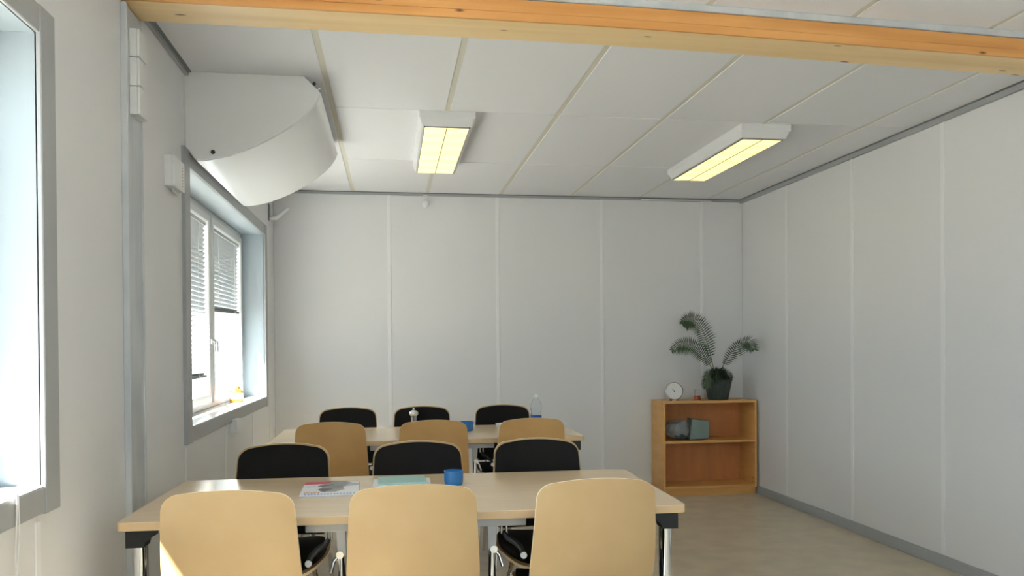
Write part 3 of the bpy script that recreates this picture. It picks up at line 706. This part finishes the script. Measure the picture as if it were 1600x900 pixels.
# clock
t = empty('round_thermometer', (2.337, 6.44, bh), R(-4)); tag(t, 'round silver-rimmed dial instrument standing on the bookcase', 'clock')
tl = Matrix.Translation((0, 0, .078)) @ Matrix.Rotation(pi / 2 - R(8), 4, 'X')
MB().lathe([(0, -.014), (.066, -.014), (.074, -.006), (.0765, .004), (.0755, .012), (.070, .014), (.068, .009), (0, .009)], 'rim', seg=44, xf=tl).build('case', t)
MB().lathe([(0, .0092), (.0675, .0092), (.0675, .0098), (0, .0098)], 'dial', seg=44, xf=tl).build('dial_face', t)
mb = MB()
for i in range(24):
    a = 2 * pi * i / 24; L_ = .004 if i % 2 else .007
    mb.box(.056 - L_, .056, -.0005, .0005, .0100, .0103, 'greyd', xf=tl @ Matrix.Rotation(a, 4, 'Z'))
mb.build('dial_marks', t)
MB().box(-.008, .030, -.0012, .0012, .0108, .0114, 'blackp', xf=tl @ Matrix.Rotation(R(138), 4, 'Z')).lathe([(0, .0106), (.006, .0106), (.006, .013), (0, .013)], 'blackp', xf=tl, seg=14).build('pointer', t)
MB().box(-.034, -.020, -.022, .03, 0, .010, 'blackp', .002, 1).box(.020, .034, -.022, .03, 0, .010, 'blackp', .002, 1).build('feet', t)
# lantern glass
t = empty('candle_glass', (2.547, 6.46, bh)); tag(t, 'small clear glass with red-brown wax between dial and plant', 'candle')
MB().lathe([(0, 0), (.028, 0), (.0295, .003), (.028, .034), (.0255, .036), (0, .036)], 'wax', seg=28).build('wax_base', t)
MB().lathe([(.0185, .0365), (.0205, .0365), (.0205, .078), (.021, .088), (.019, .088), (.0185, .078)], 'glass', seg=28).build('glass_chimney', t)
MB().lathe([(0, .0365), (.009, .0365), (.008, .046), (0, .047)], 'paper', seg=12).build('wick_holder', t)
t = MB().box(-.04, .04, -.018, .018, 0, .0012, 'paper', xf=Matrix.Rotation(R(12), 4, 'Z')).build('paper_scrap', None, (2.930, 6.42, bh)); tag(t, 'small scrap of white paper on the bookcase right of the plant pot', 'paper')

# wrapped package on the shelf
t = empty('wrapped_package', (2.455, 6.45, .457)); tag(t, 'grey-green box half wrapped in crumpled clear plastic on the upper shelf', 'package')
rz = Matrix.Rotation(R(-6), 4, 'Z')
bx = MB()
bx.prism([(.005, .004), (.165, .014), (.166, .158), (.02, .176)], -.07, .075, 1, 'boxg', .004)
o = bx.build('box_end', t); o.rotation_euler.z = R(-4)
b = bmesh.new(); bmesh.ops.create_icosphere(b, subdivisions=4, radius=1)
rnd = random.Random(5)
dirs = [Vector((rnd.gauss(0, 1), rnd.gauss(0, 1), rnd.gauss(0, 1))).normalized() for _ in range(34)]; offs = [rnd.uniform(.86, 1.0) for _ in dirs]
for v in b.verts:      # faceted crumpled lump: intersection of random half-spaces
    d = v.co.normalized(); r = min(o_ / max(.05, d.dot(n)) for n, o_ in zip(dirs, offs)); r = min(r, 1.25)
    v.co = Vector((-.072 + d.x * .092 * r, .0 + d.y * .066 * r, .084 + max(-.080, d.z * .083 * r)))
MB()._add(b, 'boxd').build('dark_bag', t)
b = bmesh.new(); bmesh.ops.create_icosphere(b, subdivisions=4, radius=1)
dirs = [Vector((rnd.gauss(0, 1), rnd.gauss(0, 1), rnd.gauss(0, 1))).normalized() for _ in range(46)]; offs = [rnd.uniform(.88, 1.02) for _ in dirs]
for v in b.verts:
    d = v.co.normalized(); r = min(o_ / max(.05, d.dot(n)) for n, o_ in zip(dirs, offs)); r = min(r, 1.25)
    v.co = Vector((-.078 + d.x * .106 * r, -.002 + d.y * .076 * r, .088 + max(-.0865, d.z * .090 * r)))
MB()._add(b, 'wrap').build('plastic_wrap', t)

# ------------------------------------------------------------------ potted cycad
pl = empty('potted_cycad', (2.735, 6.47, bh)); tag(pl, 'cycad palm with three arching fronds in a dark ribbed pot on the bookcase', 'plant')
MB().lathe([(0, 0), (.080, 0), (.083, .004), (.114, .160), (.119, .164), (.119, .172), (.110, .172), (.108, .158), (0, .150)], 'pot', seg=64, rib=.0016, nr=1).build('pot', pl)
MB().lathe([(0, .158), (.106, .1505), (.104, .148), (0, .148)], 'soil', seg=24).build('soil', pl)
mb = MB(); mb.lathe([(0, .145), (.050, .150), (.060, .18), (.052, .225), (.030, .255), (0, .262)], 'leafd', seg=20)
mb.build('trunk', pl)
sc = MB()
for i in range(90):
    a = i * 2.399963; f = i / 90; z = .150 + .105 * f; r = .056 * math.sqrt(max(0, 1 - (f * .95) ** 2)) + .006
    p = Vector((cos(a) * r, sin(a) * r, z)); q = p + Vector((cos(a) * .034, sin(a) * .034, .012 - .05 * (1 - f)))
    sc.tube([p, (p + q) / 2 + Vector((0, 0, .010)), q], [.006, .0045, .001], 'leafd', 5)
sc.build('trunk_scales', pl)['kind'] = 'stuff'
def frond(path, lmax, nleaf, drop, seedv, ry=0, ma='leaf', ang=.9, rach=.0032):
    P = [Vector(p) for p in path]; rn = random.Random(seedv)
    # catmull-rom resample
    pts = []
    for i in range(len(P) - 1):
        p0, p1, p2, p3 = P[max(i - 1, 0)], P[i], P[i + 1], P[min(i + 2, len(P) - 1)]
        for k in range(8):
            s = k / 8; pts.append(.5 * ((2 * p1) + (-p0 + p2) * s + (2 * p0 - 5 * p1 + 4 * p2 - p3) * s * s + (-p0 + 3 * p1 - 3 * p2 + p3) * s ** 3))
    pts.append(P[-1]); n = len(pts)
    fr = MB().tube(pts, [rach * (1 - .75 * i / n) for i in range(n)], 'stem', 6).build('frond', pl)
    mb = MB(); k_ = mb.mi(ma); k2 = mb.mi('leafd')
    for i in range(nleaf):
        f = .14 + .86 * i / (nleaf - 1); x = f * (n - 1); j = min(int(x), n - 2); c = pts[j].lerp(pts[j + 1], x - j)
        tan = (pts[min(j + 2, n - 1)] - pts[max(j - 1, 0)]).normalized()
        up = Vector((0, -.55, .84)); side = tan.cross(Vector((0, -1, 0.0))).normalized()
        Lf = lmax * (min(1, .45 + (f - .14) * 3.2)) * min(1, .35 + (1 - f) * 2.6) * rn.uniform(.9, 1.08)
        for s in (-1, 1):
            d = (side * s * ang + tan * .42 + Vector((0, -.38, 0)) + Vector((0, 0, -drop))).normalized()
            w = side.cross(d); w = tan * .0074
            a0 = c + d * .001; m1 = c + d * Lf * .45 + Vector((0, 0, -.002)); e = c + d * Lf + Vector((0, 0, -Lf * .16))
            vs = [mb.bm.verts.new(q) for q in (a0 - w * .4, a0 + w * .4, m1 + w * .75, e, m1 - w * .75)]
            vs2 = [mb.bm.verts.new(v.co + Vector((0, .0012, -.0004))) for v in vs]
            g = mb.bm.faces.new(vs); g.material_index = k_; g = mb.bm.faces.new(vs2[::-1]); g.material_index = k2
            for q in range(5):
                g = mb.bm.faces.new([vs[q], vs2[q], vs2[(q + 1) % 5], vs[(q + 1) % 5]]); g.material_index = k_
    o = mb.build('leaflets', fr); o['kind'] = 'stuff'
def fp(pts, ys):           # world x,z at the plant -> local
    return [(x * (6.47 + y) / 6.47 - 2.750, y, 1.25 + (z - 1.25) * (6.47 + y) / 6.47 - bh) for (x, z), y in zip(pts, ys)]
frond(fp([(2.715, 1.03), (2.685, 1.16), (2.655, 1.27), (2.612, 1.37), (2.560, 1.438), (2.505, 1.462), (2.460, 1.452), (2.438, 1.425)], [0, .01, .01, 0, -.02, -.04, -.06, -.07]), .108, 36, .06, 1)
frond(fp([(2.705, 1.03), (2.665, 1.10), (2.610, 1.175), (2.545, 1.232), (2.470, 1.255), (2.400, 1.245), (2.345, 1.205)], [0, -.01, -.02, -.04, -.05, -.06, -.07]), .098, 31, .10, 2)
frond(fp([(2.775, 1.03), (2.815, 1.10), (2.875, 1.185), (2.945, 1.250), (3.005, 1.268), (3.045, 1.250), (3.075, 1.205)], [0, -.03, -.09, -.16, -.22, -.27, -.31]), .100, 31, .10, 3)
frond(fp([(2.72, 1.00), (2.685, 1.02), (2.655, .99), (2.640, .94), (2.640, .885)], [-.03, -.08, -.11, -.13, -.14]), .068, 22, .05, 4)
frond(fp([(2.77, 1.00), (2.81, 1.02), (2.845, .995), (2.862, .965)], [-.03, -.05, -.07, -.08]), .048, 11, .05, 5, ma='leafd')
frond(fp([(2.75, 1.02), (2.755, 1.045), (2.74, 1.00), (2.735, .93)], [-.03, -.07, -.11, -.13]), .052, 12, .05, 6, ma='leafd')
